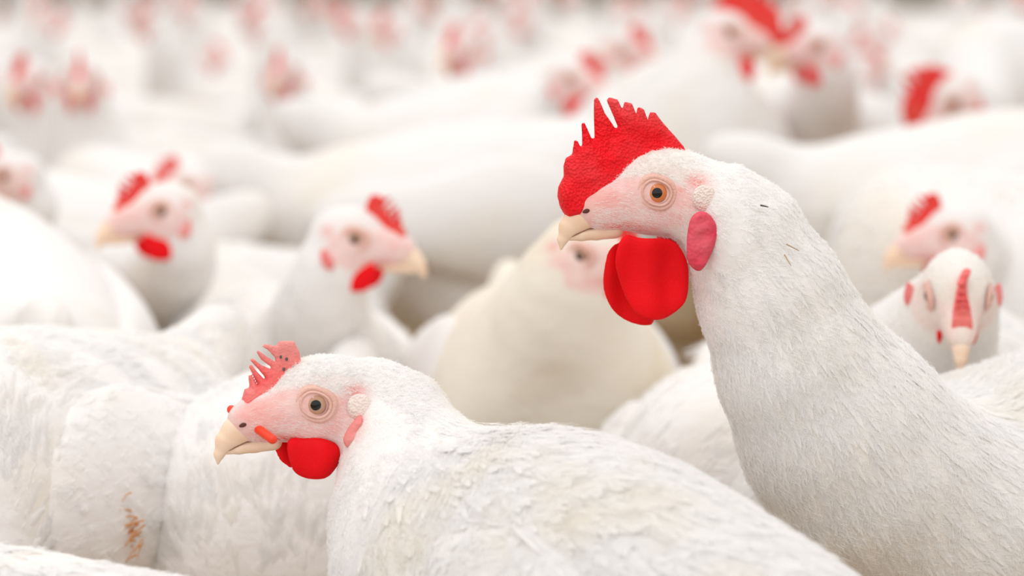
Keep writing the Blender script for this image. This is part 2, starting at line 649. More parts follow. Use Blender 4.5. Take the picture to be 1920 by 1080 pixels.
class Bird:
    """fields of one bird in world metres; root on the ground under the body"""

    def __init__(self, body_c, body_R, body_s, head_O, head_R, head_s, neck=None, neck_r=(0.060, 0.030), extra=None, kneck=0.03):
        self.bc, self.bR, self.bs = np.array(body_c), body_R, body_s
        self.hO, self.hR, self.hs = np.array(head_O), head_R, head_s
        if neck is None:
            nb = self.bc + body_R @ (np.array([0.095, 0, 0.030]) * body_s)
            nh = self.hO + head_R @ (np.array([-0.012, 0, -0.006]) * head_s)
            L = np.linalg.norm(nh - nb)
            c1 = nb + body_R @ (np.array([0.30, 0, 0.22]) * L)
            c2 = nh + (head_R @ np.array([-0.35, 0, -0.2]) + np.array([0, 0, -0.38])) * L * 0.6
            pts = bezier(nb, c1, c2, nh, 9)
            rad = neck_r[0] + (neck_r[1] - neck_r[0]) * np.linspace(0, 1, 9) ** 0.8
            neck = [(p, r) for p, r in zip(pts, rad)]
        self.neck = neck                       # base -> head
        self.extra = extra or []
        self.kneck = kneck

    def field(self, P):
        d = None
        q = ((P - self.bc.astype(np.float32)) @ self.bR.astype(np.float32)) / self.bs
        for c, r, pitch in BODY_PRIMS:
            a = math.radians(pitch)
            Rp = np.array([[math.cos(a), 0, math.sin(a)], [0, 1, 0], [-math.sin(a), 0, math.cos(a)]])
            e = ell(q, c, r, Rp) * self.bs
            d = e if d is None else smin(d, e, 0.03)
        n = None
        for (a, ra), (b, rb) in zip(self.neck, self.neck[1:]):
            c = cap(P, a, b, ra, rb)
            n = c if n is None else smin(n, c, 0.008)
        for c, r, R in self.extra:
            d = smin(d, ell(P, c, r, R), 0.03)
        d = smin(d, n, self.kneck)
        d = smin(d, head_field(P, self.hR, self.hO, self.hs), 0.010)
        return d

    pale = 1.0          # how much of the face is bare and pink

    def mesh(self, root, step, fine, coat=0.0, mat=None):
        pts = [self.bc + self.bR @ (np.array(o) * self.bs) for o in
               [(0.17, .1, .1), (-.26, .1, .13), (0.17, -.1, -.15), (-.26, -.1, -.1)]]
        pts += [p + np.array([s, s, s]) * (r + 0.01) for p, r in self.neck for s in (-1, 1)]
        pts += [self.hO + s * np.array([0.06, 0.06, 0.045]) for s in (-1, 1)]
        pts += [np.array(c) + s * max(r) * np.ones(3) for c, r, R in self.extra for s in (-1, 1)]
        pts = np.array(pts)
        lo, hi = pts.min(0) - 0.01, pts.max(0) + 0.01
        fb = None
        if fine:
            e = 0.048 * self.hs
            fb = (self.hO - np.array([e, e * 0.8, e * 0.8]), self.hO + np.array([e, e * 0.8, e * 0.75]), fine)
        f = self.field
        if coat:
            f = lambda P: self.field(P) + coat * wob(P, 160, 3, 7) * smoothstep(np.linalg.norm(P - self.hO.astype(np.float32), axis=1), 0.03, 0.07)
        V, Q = solid(f, lo, hi, step, fb)
        skin, fl = skin_masks(V, self.hR, self.hO, self.hs)
        self.V, self.Q = V, Q
        return make_mesh('body', V - np.array(root), Q, mat or M_BODY, {'skin': skin * self.pale, 'flush': fl * self.pale})

    def path(self):
        tail = self.bc + self.bR @ (np.array([-0.24, 0, 0.07]) * self.bs)
        back = [self.bc + self.bR @ (np.array([x, 0, z]) * self.bs) for x, z in ((-0.14, 0.02), (-0.04, 0), (0.06, 0))]
        P = [tail] + back + [p for p, r in self.neck] + [self.hO, self.hO + self.hR @ np.array([0.04, 0, -0.012])]
        return np.array(P)[::-1]               # beak -> tail

    def flow(self, X):
        P = self.path()
        T = np.diff(P, axis=0)
        T /= np.linalg.norm(T, axis=1)[:, None] + 1e-9
        mid = (P[1:] + P[:-1]) / 2
        D = ((X[:, None] - mid[None]) ** 2).sum(-1)
        W = np.exp(-(D - D.min(1)[:, None]) / (2 * 0.022 ** 2))
        W /= W.sum(1)[:, None]
        return W @ T


def seat_y(b, x, z, s):
    """how far out the skin is at (x, z) on side s of the head"""
    y = np.linspace(8, 30, 300) * MM
    q = np.stack([np.full(300, x), s * y, np.full(300, z)], 1)
    f = b.field((b.hO + (q @ b.hR.T) * b.hs).astype(np.float32))
    out = np.argwhere(f > 0)
    return float(y[out[0, 0]]) if len(out) else 0.017


def head_parts(root, rootpos, b, comb, wattles, lobes, eye, fine_beak, beak_label=None, lids=True, nostrils=False):
    M = mat44(b.hR, b.hO - np.array(rootpos), b.hs)
    child('comb', comb, root, M)
    for w in wattles:
        child('wattle', w, root, M)
    for l, sd in zip(lobes, (1, -1)):
        child('earlobe', l, root, M @ Matrix.Translation((0.0040, sd * (seat_y(b, -0.022, -0.014, sd) + (0.0022 if nostrils else 0.001) - 0.0185), 0)))
    bo = child('beak', BEAKS[fine_beak][0], root, M)
    child('lower_beak', BEAKS[fine_beak][1], bo, Matrix.Identity(4))
    if nostrils:
        child('mouth_line', MOUTH, bo, Matrix.Identity(4))
        for s in (1, -1):
            child('ear_tuft', EAR_TUFT, root, M @ Matrix.Translation((-0.0215, s * (seat_y(b, -0.0215, -0.003, s) - 0.0006), -0.0025)))
            child('nostril', NOSTRIL, bo, Matrix.Translation((0.0320, s * 0.0074, -0.0085)) @ Matrix.Rotation(0.3, 4, 'Y'))
    for s in (1, -1):
        R = Matrix.Translation((0, s * (seat_y(b, 0, 0, s) + 0.0011), 0)) @ Matrix.Rotation(-s * 0.20, 4, 'Z') @ Matrix.Rotation(0 if s == 1 else math.pi, 4, 'Z')
        e = child('eye', eye, root, M @ R)
        if lids:
            child('eyelid', LID, e, Matrix.Identity(4))
    return M


# -------- shared head meshes
BEAKS = {True: build_beak(True), False: build_beak(False)}
EYE_ORANGE = build_eye(M_IRIS_ORANGE)
EYE_GREY = build_eye(M_IRIS_GREY)
LID = build_lid()
_v, _q = solid(lambda P: ell(P * 1000, (0, 0, 0), (2.6, 0.9, 1.1)) / 1000, (-.004, -.002, -.002), (.004, .002, .002), 0.0005)
NOSTRIL = make_mesh('nostril', _v, _q, M_NOSTRIL)
M_MOUTH = plain_material('brown_mouth_line', (0.30, 0.13, 0.08), 0.7)
_f = lambda P: np.minimum(cap(P * 1000, (16, 0, -17.2), (30, 0, -17.7), 0.6, 0.55, 7), cap(P * 1000, (30, 0, -17.7), (38, 0, -21.3), 0.55, 0.4, 7)) / 1000
_v, _q = solid(_f, (.014, -.006, -.024), (.041, .006, -.015), 0.00035)
MOUTH = make_mesh('mouth_line', _v, _q, M_MOUTH)
M_TUFT = flesh_material('downy_ear_tuft', (0.90, 0.78, 0.73), (0.88, 0.64, 0.58), 0.8, 0.8, 900)
_v, _q = solid(lambda P: ell(P * 1000, (0, 0, 0), (6.0, 2.6, 6.8)) / 1000 + 0.0006 * wob(P, 800, 3), (-.008, -.004, -.009), (.008, .004, .009), 0.0006)
EAR_TUFT = make_mesh('ear_tuft', _v, _q, M_TUFT)


def trace_head(pts, R, O, s, yl=0.0):
    """photo pixels -> (x, z) on the plane y = yl of a head frame"""
    out = []
    for x, y in pts:
        r = ray(x, y)
        c = (CAMP - O) @ R[:, 1]
        t = (yl * s - c) / (r @ R[:, 1])
        p = (CAMP + t * r - O) @ R / s
        out.append((p[0], p[2]))
    return np.array(out)


def head_frame_from_eye(ex, ey, d, yaw, pitch=0.0, s=1.0, side=1, roll=0.0):
    R = frame(direction(yaw, pitch))
    if roll:
        c, n = math.cos(roll), math.sin(roll)
        R = R @ np.array([[1, 0, 0], [0, c, -n], [0, n, c]])
    E = at(ex, ey, d)
    return E - R[:, 1] * side * EYE_Y * s, R


# ---- the two birds in focus: head frames
R_O, R_R = head_frame_from_eye(1232, 362, 1.15, math.pi + math.radians(15))
B_O, B_R = head_frame_from_eye(592, 760, 1.12, math.pi + math.radians(21))

ROOSTER_COMB = [(1046, 368), (1048, 352), (1058, 330), (1057, 312), (1061, 296), (1073, 289), (1076, 262), (1082, 263), (1088, 275), (1092, 272),
                (1090, 232), (1096, 229), (1103, 243), (1110, 260), (1116, 259), (1115, 220), (1115, 187), (1121, 181), (1127, 190), (1136, 213), (1154, 240), (1158, 238),
                (1150, 216), (1138, 188), (1143, 182), (1158, 186), (1166, 205), (1170, 190), (1183, 193), (1191, 213), (1194, 199), (1206, 204), (1214, 224), (1218, 210), (1229, 210),
                (1241, 226), (1264, 252), (1282, 275), (1291, 292), (1283, 308), (1240, 322), (1190, 350), (1170, 380), (1160, 408), (1125, 414),
                (1080, 408), (1062, 407), (1051, 390)]
HEN_COMB = [(452, 771), (454, 751), (459, 730), (468, 727), (466, 705), (471, 702), (482, 722), (483, 720), (466, 687), (471, 683), (483, 698), (496, 711), (498, 709),
            (484, 692), (468, 675), (473, 671), (490, 684), (508, 692), (508, 688), (490, 675), (480, 660), (484, 656), (500, 668), (516, 678), (516, 671), (503, 657),
            (491, 650), (497, 645), (519, 649), (524, 639), (551, 639), (561, 660), (565, 685), (558, 710), (545, 735), (520, 756), (500, 776), (471, 783)]
R_W1 = [(1160, 455), (1176, 440), (1199, 445), (1259, 450), (1284, 480), (1292, 516), (1288, 557), (1273, 580), (1250, 597), (1227, 600), (1199, 592), (1180, 567), (1162, 522), (1154, 488)]
R_W2 = [(1139, 470), (1158, 455), (1210, 450), (1250, 500), (1250, 560), (1229, 603), (1217, 611), (1185, 606), (1157, 588), (1139, 562), (1131, 530), (1133, 495)]
B_W1 = [(537, 838), (545, 822), (600, 820), (638, 838), (638, 861), (629, 880), (613, 894), (591, 899), (569, 896), (551, 884), (541, 861)]
B_W2 = [(512, 828), (530, 815), (570, 830), (570, 868), (545, 876), (534, 870), (521, 858)]
R_LOBE = [(1294, 408), (1305, 394), (1319, 391), (1335, 402), (1344, 428), (1335, 465), (1316, 500), (1300, 498), (1289, 480), (1288, 440)]
B_LOBE = [(676, 790), (690, 776), (696, 795), (693, 817), (679, 834), (665, 838), (658, 822), (667, 802)]


def thick(z0, t0, z1, t1):
    return lambda P: (t0 + (t1 - t0) * smoothstep(P[:, 2], z0 * MM, z1 * MM)) * MM


def comb_bend(amp, freq, ph):
    def f(V):
        V = V.copy()
        V[:, 1] += amp * MM * np.sin(V[:, 0] * freq + ph) * smoothstep(V[:, 2], 0.008, 0.04)
        return V
    return f


pc = trace_head(ROOSTER_COMB, R_R, R_O, 1.0, 0.0)
ROOSTER_COMB_MESH = flap('comb', pc, thick(0, 6.2, 34, 2.0), 0.0042, M_COMB_RED, 0.0007,
                         comb_bend(1.6, 180, 0.4), 0.0006, 900, 4, pale=lambda V: smoothstep(V[:, 2] - 0.25 * V[:, 0], 0.026, 0.05) * 0.55)
hc = trace_head(HEN_COMB, B_R, B_O, 1.0, 0.0)
HEN_COMB_MESH = flap('comb', hc, thick(-2, 5.0, 22, 1.4), 0.0022, M_COMB_PINK, 0.0006,
                     comb_bend(1.2, 220, 1.0), 0.00022, 1100, 6, pale=lambda V: smoothstep(V[:, 2], 0.008, 0.032) * 0.9)
WAVY_COMB = flap('comb', hc, thick(-2, 6.5, 22, 2.4), 0.0022, M_COMB_PINK, 0.0008,
                 comb_bend(4.2, 210, 0.4), 0.0004, 700, 6, pale=lambda V: smoothstep(V[:, 2], 0.008, 0.032) * 0.2)
FAR_COMB_MESH = flap('comb', hc, thick(-2, 5.0, 22, 2.2), 0.003, M_COMB_FAR, 0.0014)
FAR_BIG_COMB = flap('comb', pc, thick(0, 6.2, 34, 3.0), 0.0042, M_COMB_FAR, 0.002)


def wattle(poly_px, R, O, yl, splay, seed, step=0.0008, mat=None, half=2.6):
    p = rounded(trace_head(poly_px, R, O, 1.0, yl))
    top = p[:, 1].max()

    def bend(V):
        V = V.copy()
        V[:, 1] += yl + splay * (top - V[:, 2]) ** 1.0 + 0.0012 * np.sin((V[:, 2] - top) * 120 + seed) + 0.0013 * np.sin(V[:, 0] * 320 + seed)
        return V
    return flap('wattle', p, lambda P: np.full(len(P), half * MM), 0.007, mat or M_WATTLE, step, bend, 0.0003, 300, seed)


R_WAT = [wattle(R_W1, R_R, R_O, 0.0105, -0.02, 1), wattle(R_W2, R_R, R_O, -0.006, -0.05, 2)]
B_WAT = [wattle(B_W1, B_R, B_O, 0.0095, -0.04, 3), wattle(B_W2, B_R, B_O, -0.007, 0.05, 4)]
FAR_WAT = [wattle(B_W1, B_R, B_O, 0.0095, 0.0, 3, 0.0016, M_WATTLE, 3.0)]
FAR_WAT.append(side_flip(FAR_WAT[0], 'wattle'))
BIG_WAT = [wattle(R_W1, R_R, R_O, 0.0095, 0.0, 3, 0.002, M_WATTLE, 3.2)]
BIG_WAT.append(side_flip(BIG_WAT[0], 'wattle'))


def lobe(poly_px, R, O, mat, step=0.0008, wr=0.0011):
    yl = 0.0185
    p = rounded(trace_head(poly_px, R, O, 1.0, yl))

    def bend(V):
        V = V.copy()
        V[:, 1] += yl
        return V
    a = flap('earlobe', p, lambda P: np.full(len(P), 3.4 * MM), 0.006, mat, step, bend, wr, 700, 9)
    return [a, side_flip(a, 'earlobe')]


R_LOBES = lobe(R_LOBE, R_R, R_O, M_LOBE_RED)
B_LOBES = lobe(B_LOBE, B_R, B_O, M_LOBE_PINK)
FAR_LOBES = lobe(B_LOBE, B_R, B_O, M_LOBE_PINK, 0.0016, 0)


# -------- legs: shank, hock and four toes, built once, foot on z = 0, top at z = 0.17
def leg_mesh():
    def f(P):
        d = cap(P, (-0.012, 0, 0.175), (-0.020, 0, 0.105), 0.020, 0.0095)
        d = smin(d, cap(P, (-0.020, 0, 0.105), (0, 0, 0.012), 0.0085, 0.0070), 0.006)
        for a, L in ((0, 0.062), (0.42, 0.052), (-0.42, 0.052), (math.pi - 0.2, 0.026)):
            e = (L * math.cos(a), L * math.sin(a), 0.0052)
            m = (0.5 * L * math.cos(a), 0.5 * L * math.sin(a), 0.0085)
            d = smin(d, cap(P, (0, 0, 0.011), m, 0.0068, 0.0055), 0.005)
            d = smin(d, cap(P, m, e, 0.0055, 0.0045), 0.003)
            d = smin(d, cap(P, e, (e[0] * 1.2, e[1] * 1.2, 0.0028), 0.0032, 0.0012), 0.002)
        return d
    V, Q = solid(f, (-0.045, -0.04, -0.003), (0.08, 0.04, 0.2), 0.0026)
    V[:, 2] = np.maximum(V[:, 2], 0.0)
    return make_mesh('leg', V, Q, M_SHANK)


LEG = leg_mesh()


def add_legs(root, rootpos, b):
    for s in (1, -1):
        hip = b.bc + b.bR @ (np.array([0.004, s * 0.048, -0.085]) * b.bs) - np.array(rootpos)
        top = hip[2] + 0.0
        yaw = math.atan2(b.bR[1, 0], b.bR[0, 0])
        M = Matrix.Translation((hip[0] + 0.012 * math.cos(yaw), hip[1] + 0.012 * math.sin(yaw), -rootpos[2])) @ Matrix.Rotation(yaw, 4, 'Z') @ Matrix.Diagonal((1, 1, max(0.35, top / 0.17), 1))
        child('leg', LEG, root, M)


# -------- wings: a curved pad on each flank ending in a point
def wing_field(P, s):
    q = P * np.array([1, 1, 1], dtype=np.float32)
    d = ell(q, (0.020, 0, 0), (0.085, 0.016, 0.056))
    a = 0.10
    R = np.array([[math.cos(a), 0, math.sin(a)], [0, 1, 0], [-math.sin(a), 0, math.cos(a)]])
    d = smin(d, ell(q, (-0.065, 0, 0.002), (0.085, 0.012, 0.034), R), 0.02)
    return d


def wing_geometry(step, side):
    V, Q = solid(lambda P: wing_field(P, 1), (-0.16, -0.025, -0.07), (0.12, 0.025, 0.07), step)
    V = V.copy()
    # wrap round the flank
    r = (V[:, 0] / 0.16) ** 2 * 0.026 + (V[:, 2] / 0.085) ** 2 * 0.018
    V[:, 1] = V[:, 1] - r
    if side < 0:
        V[:, 1] *= -1
        Q = Q[:, ::-1]
    return V, Q


WINGS = {}
for _s in (1, -1):
    _V, _Q = wing_geometry(0.005, _s)
    z0 = np.zeros(len(_V))
    WINGS[_s] = make_mesh('wing', _V, _Q, M_BODY, {'skin': z0, 'flush': z0})


def add_wings(root, rootpos, b, fine=False):
    out = []
    for s in (1, -1):
        o = b.bc + b.bR @ (np.array([-0.005, s * 0.083, 0.014]) * b.bs) - np.array(rootpos)
        a = math.radians(4)
        Ra = np.array([[math.cos(a), 0, math.sin(a)], [0, 1, 0], [-math.sin(a), 0, math.cos(a)]])
        roll = s * 0.22
        Rr = np.array([[1, 0, 0], [0, math.cos(roll), -math.sin(roll)], [0, math.sin(roll), math.cos(roll)]])
        R = b.bR @ Ra @ Rr
        w = child('wing', WINGS[s], root, mat44(R, o, b.bs))
        out.append((w, R, o, s))
    return out


# ------------------------------------------------------------------ plumage: feather vanes and loose barbs
def sample_surface(V, Q, n, weight=None):
    T = np.concatenate([Q[:, [0, 1, 2]], Q[:, [0, 2, 3]]])
    a, b, c = V[T[:, 0]], V[T[:, 1]], V[T[:, 2]]
    cr = np.cross(b - a, c - a)
    ar = np.linalg.norm(cr, axis=1) / 2
    vn = np.zeros_like(V)
    for k in range(3):
        np.add.at(vn, T[:, k], cr)
    vn /= np.linalg.norm(vn, axis=1)[:, None] + 1e-12
    w = ar.copy()
    if weight is not None:
        w *= weight((a + b + c) / 3, cr / (2 * ar[:, None] + 1e-12))
    w /= w.sum()
    pick = RNG.choice(len(T), n, p=w)
    u = RNG.random((n, 2))
    fl = u.sum(1) > 1
    u[fl] = 1 - u[fl]
    t = T[pick]
    k0, k1, k2 = 1 - u[:, 0] - u[:, 1], u[:, 0], u[:, 1]
    X = V[t[:, 0]] * k0[:, None] + V[t[:, 1]] * k1[:, None] + V[t[:, 2]] * k2[:, None]
    Nn = vn[t[:, 0]] * k0[:, None] + vn[t[:, 1]] * k1[:, None] + vn[t[:, 2]] * k2[:, None]
    Nn /= np.linalg.norm(Nn, axis=1)[:, None] + 1e-12
    return X, Nn


def in_view(Pc, Nn, margin=160):
    x, y, d = project(Pc)
    toc = CAMP - Pc
    toc /= np.linalg.norm(toc, axis=1)[:, None]
    return (x > -margin) & (x < 1920 + margin) & (y > -margin) & (y < 1080 + margin) & ((Nn * toc).sum(1) > -0.35)


T_ROWS = np.array([0, 0.18, 0.42, 0.66, 0.86, 1.0])
W_ROWS = np.array([0.25, 0.75, 1.0, 0.92, 0.6, 0.08])


def follow(field, X, Nn, D, L, lift, sink=0.001):
    """height along the normal that keeps a feather's rachis just above the skin"""
    H = np.zeros((len(X), 6))
    for i, t in enumerate(T_ROWS):
        s = t * L
        want = -sink + lift * t
        h = want.copy()
        for _ in range(3):
            P = X + D * s[:, None] + Nn * h[:, None]
            h += want - field(P.astype(np.float32))
        H[:, i] = np.clip(h, -0.03, 0.012)
    return H


def vanes(X, Nn, D, L, W, H):
    """ribbon feathers; returns verts, quads"""
    n = len(X)
    S = np.cross(Nn, D)
    V = np.empty((n, 6, 3, 3))
    for i, (t, w) in enumerate(zip(T_ROWS, W_ROWS)):
        s = t * L
        c = X + D * s[:, None] + Nn * H[:, i, None]
        for j, u in enumerate((-1, 0, 1)):
            V[:, i, j] = c + S * (u * w * W)[:, None] - Nn * (abs(u) * w * W * 0.28)[:, None]
    base = (np.arange(n) * 18)[:, None]
    q = []
    for i in range(5):
        for j in range(2):
            a = i * 3 + j
            q.append((a, a + 1, a + 4, a + 3))
    Q = (base[:, :, None] + np.array(q)[None]).reshape(-1, 4)
    return V.reshape(-1, 3), Q


def barbs(X, Nn, D, L, W, H, m, spread=1.25, extra=0.0006, tmin=0.15):
    """m barbs on each feather, 4 points each"""
    n = len(X)
    X, Nn, D = (np.repeat(a, m, 0) for a in (X, Nn, D))
    L, W = np.repeat(L, m), np.repeat(W, m)
    H = np.repeat(H, m, 0)
    S = np.cross(Nn, D)
    k = n * m
    t0 = tmin + (0.97 - tmin) * RNG.random(k)
    side = np.where(RNG.random(k) < 0.5, -1.0, 1.0)
    wt = np.interp(t0, T_ROWS, W_ROWS) * W * spread * RNG.uniform(0.6, 1.25, k)
    P = np.empty((k, 4, 3))
    for i, u in enumerate((0, 0.35, 0.7, 1.0)):
        out = side * wt * np.sin(u * 1.35)
        fw = t0 * L + wt * 1.5 * u
        tt = np.clip(fw / L, 0, 1.25)
        j = np.clip(np.searchsorted(T_ROWS, tt) - 1, 0, 4)
        f = (tt - T_ROWS[j]) / (T_ROWS[j + 1] - T_ROWS[j])
        r = np.arange(k)
        h = H[r, j] * (1 - f) + H[r, j + 1] * f - np.abs(out) * 0.20 + extra * (0.4 + tt) + u * RNG.normal(0, 0.0005, k)
        P[:, i] = X + D * fw[:, None] + S * out[:, None] + Nn * h[:, None]
    return P


def strands_object(name, P, r0, root, M=None, mat=None, kind='stuff', taper=0.25):
    n, k, _ = P.shape
    cv = bpy.data.hair_curves.new(name)
    cv.add_curves([k] * n)
    cv.attributes['position'].data.foreach_set('vector', np.ascontiguousarray(P, dtype=np.float32).ravel())
    rad = np.tile(r0 * np.linspace(1, taper, k), n).astype(np.float32)
    a = cv.attributes.get('radius') or cv.attributes.new('radius', 'FLOAT', 'POINT')
    a.data.foreach_set('value', rad)
    cv.materials.append(mat or M_DOWN)
    o = child(name, cv, root, M, kind)
    return o


def feather_bird(root, rootpos, b, n_neck, n_body, n_face, barb_n=10, messy=1.0):
    """coat of one bird: narrow hackles on the neck, broad feathers on the body, bristles on the face"""
    rp = np.array(rootpos)
    hl = lambda P: ((P - b.hO) @ b.hR) / b.hs * 1000
    npts = np.array([p for p, r in b.neck])

    def neckness(P):
        dn = np.sqrt(((P[:, None] - npts[None]) ** 2).sum(-1)).min(1)
        db = np.linalg.norm(((P - b.bc) @ b.bR) / (np.array([0.15, 0.09, 0.095]) * b.bs), axis=1)
        return smoothstep(db, 0.95, 1.35)

    def bare(P):
        q = hl(P)
        ear = (((q[:, 0] + 22) / 8.5) ** 2 + ((q[:, 2] + 11) / 17) ** 2 < 1) & (np.abs(q[:, 1]) < 40)
        return np.maximum(skin_masks(P, b.hR, b.hO, b.hs)[0], ear * 1.0)

    def wv(P, Nn):
        return in_view(P, Nn).astype(float) + 1e-9
    vv, qq, st, off = [], [], [], 0
    # neck hackles and crown
    X, Nn = sample_surface(b.V, b.Q, n_neck, lambda P, K: wv(P, K) * neckness(P) * (1 - np.clip(bare(P) * 1.6, 0, 1)) * (1 + 2.5 * (np.linalg.norm(P - b.hO, axis=1) < 0.05)))
    D = b.flow(X) + RNG.normal(0, 0.09, X.shape) + np.array([0, 0, -0.10])
    D -= (D * Nn).sum(1)[:, None] * Nn
    D /= np.linalg.norm(D, axis=1)[:, None]
    dh = np.linalg.norm(X - b.hO, axis=1)
    g = smoothstep(dh, 0.018, 0.085)
    # tufts lean out a little
    L = (0.0065 + 0.024 * g) * RNG.uniform(0.7, 1.3, len(X))
    W = (0.0006 + 0.0013 * g) * RNG.uniform(0.7, 1.3, len(X))
    lift = (0.0008 + 0.0012 * RNG.random(len(X)) ** 4) * (0.7 + 0.5 * g)
    H = follow(b.field, X, Nn, D, L, lift)
    V, Q = vanes(X, Nn, D, L, W, H)
    vv.append(V); qq.append(Q + off); off += len(V)
    m = max(4, int(barb_n * 0.6))
    st.append(barbs(X, Nn, D, L, W, H, m, 1.9))
    # body
    X, Nn = sample_surface(b.V, b.Q, n_body, lambda P, K: wv(P, K) * (1 - neckness(P)))
    D = b.flow(X) + RNG.normal(0, 0.12 * messy, X.shape) + np.array([0, 0, -0.22])
    D -= (D * Nn).sum(1)[:, None] * Nn
    D /= np.linalg.norm(D, axis=1)[:, None]
    L = 0.030 * RNG.uniform(0.7, 1.25, len(X))
    W = 0.0034 * RNG.uniform(0.6, 1.3, len(X))
    lift = 0.0011 + 0.0020 * messy * RNG.random(len(X)) ** 3
    H = follow(b.field, X, Nn, D, L, lift)
    V, Q = vanes(X, Nn, D, L, W, H)
    vv.append(V); qq.append(Q + off); off += len(V)
    st.append(barbs(X, Nn, D, L, W, H, barb_n, 2.2 + 0.9 * (messy - 1), 0.0006 + 0.0008 * (messy - 1)))
    child('plumage', make_mesh('plumage', np.concatenate(vv) - rp, np.concatenate(qq), M_VANE), root, None, 'stuff')
    P = np.concatenate(st) - rp
    strands_object('feather_barbs', P, 0.00012, root)
    if n_face:
        X, Nn = sample_surface(b.V, b.Q, n_face, lambda P, K: wv(P, K) * (bare(P) > 0.15) * (hl(P)[:, 0] < 30) * (0.35 + (hl(P)[:, 2] < -7) + 0.8 * (hl(P)[:, 0] < -12)))
        q = hl(X)
        keep = ((q[:, 0] / 10.5) ** 2 + (q[:, 2] / 8.5) ** 2) > 1
        X, Nn = X[keep], Nn[keep]
        D = b.flow(X) + RNG.normal(0, 0.25, X.shape) + np.array([0, 0, -0.25])
        D -= (D * Nn).sum(1)[:, None] * Nn
        D /= np.linalg.norm(D, axis=1)[:, None]
        D = D + 0.30 * Nn
        L = 0.0024 * RNG.uniform(0.5, 1.4, len(X))
        P = np.stack([X + D * (L * u)[:, None] - Nn * (L * 0.25 * u * u)[:, None] for u in (0, 0.5, 1)], 1) - rp
        strands_object('face_bristles', P, 0.00009, root)
    return


def feather_wing(w, R, o, side, rootpos, bs, n, barb_n):
    """rows of coverts and flight feathers lying on a wing; w's own coordinates"""
    V, Q = wing_geometry(0.005, side)
    Ro, oo = R, np.array(o) + np.array(rootpos)

    def wt(P, K):
        return in_view(P @ Ro.T * bs + oo, K @ Ro.T).astype(float) * (K[:, 1] * side > -0.2) + 1e-9
    X, Nn = sample_surface(V, Q, n, wt)
    D = np.tile(np.array([-1.0, 0, -0.12]), (len(X), 1)) + RNG.normal(0, 0.12, X.shape)
    D[:, 2] += -0.5 * smoothstep(X[:, 0], 0.04, 0.10) + X[:, 2] * -1.5
    D -= (D * Nn).sum(1)[:, None] * Nn
    D /= np.linalg.norm(D, axis=1)[:, None]
    g = smoothstep(-X[:, 0], -0.08, 0.08)
    L = (0.018 + 0.040 * g) * RNG.uniform(0.7, 1.2, len(X))
    W = (0.0050 + 0.0040 * g) * RNG.uniform(0.7, 1.25, len(X))
    lift = 0.0010 + 0.0018 * RNG.random(len(X)) ** 3

    def wf(P):
        P = P * np.array([1, side, 1], dtype=np.float32)
        P[:, 1] += (P[:, 0] / 0.16) ** 2 * 0.026 + (P[:, 2] / 0.085) ** 2 * 0.018
        return wing_field(P, 1)
    H = follow(wf, X, Nn, D, L, lift)
    Vv, Qq = vanes(X, Nn, D, L, W, H)
    child('flight_feathers', make_mesh('flight_feathers', Vv, Qq, M_VANE), w, Matrix.Identity(4), 'stuff')
    P = barbs(X, Nn, D, L, W, H, barb_n, 1.3)
    strands_object('feather_barbs', P, 0.00012, w, Matrix.Identity(4))


# ------------------------------------------------------------------ the barn
def box(name, lo, hi, mat):
    lo, hi = np.array(lo), np.array(hi)
    V = [[(lo, hi)[(i >> k) & 1][k] for k in range(3)] for i in range(8)]
    Q = [(0, 2, 3, 1), (4, 5, 7, 6), (0, 1, 5, 4), (2, 6, 7, 3), (0, 4, 6, 2), (1, 3, 7, 5)]
    me = make_mesh(name, np.array(V), np.array(Q), mat, smooth=False)
    o = bpy.data.objects.new(name, me)
    C.objects.link(o)
    o['kind'] = 'structure'
    return o


M_WALL = plain_material('pale_barn_panel', (0.80, 0.76, 0.70), 0.8)
M_LITTER = litter_material()
box('floor', (-9, -2, -0.1), (9, 11.7, 0.0), M_LITTER)
box('wall_back', (-9, 11.5, -0.1), (9, 11.7, 3.4), M_WALL)
box('wall_left', (-9.2, -2, -0.1), (-9, 11.7, 3.4), M_WALL)
box('wall_right', (9, -2, -0.1), (9.2, 11.7, 3.4), M_WALL)

# ------------------------------------------------------------------ rooster in focus
print('rooster')
rb_yaw = math.pi - math.radians(14)
rb_c = at(1985, 1085, 1.28)
neck = [(at(1760, 985, 1.22), 0.062), (at(1640, 892, 1.20), 0.054), (at(1575, 800, 1.19), 0.050), (at(1505, 690, 1.18), 0.0405), (at(1447, 560, 1.175), 0.0345), (at(1392, 445, 1.17), 0.0280), (at(1350, 395, 1.168), 0.021), (at(1318, 383, 1.168), 0.0155)]
rooster = Bird(rb_c, frame(direction(rb_yaw, 0.10)), 1.12, R_O, R_R, 1.0, neck=neck, kneck=0.022, extra=[(at(2035, 850, 1.29), (0.070, 0.05, 0.059), np.eye(3))])
rp = (rb_c[0], rb_c[1], 0.0)
rp_rooster = rp
root = thing('rooster', 'tall white rooster with a large bright red comb and long red wattles', 'rooster', rp)
child('body', rooster.mesh(rp, 0.0042, 0.0013), root)
head_parts(root, rp, rooster, ROOSTER_COMB_MESH, R_WAT, R_LOBES, EYE_ORANGE, True, nostrils=True)
add_legs(root, rp, rooster)
feather_bird(root, rp, rooster, 15000, 6000, 5000, 12)
for w, R, o, s in add_wings(root, rp, rooster):
    if s == 1:
        feather_wing(w, R, o, s, rp, rooster.bs, 900, 26)

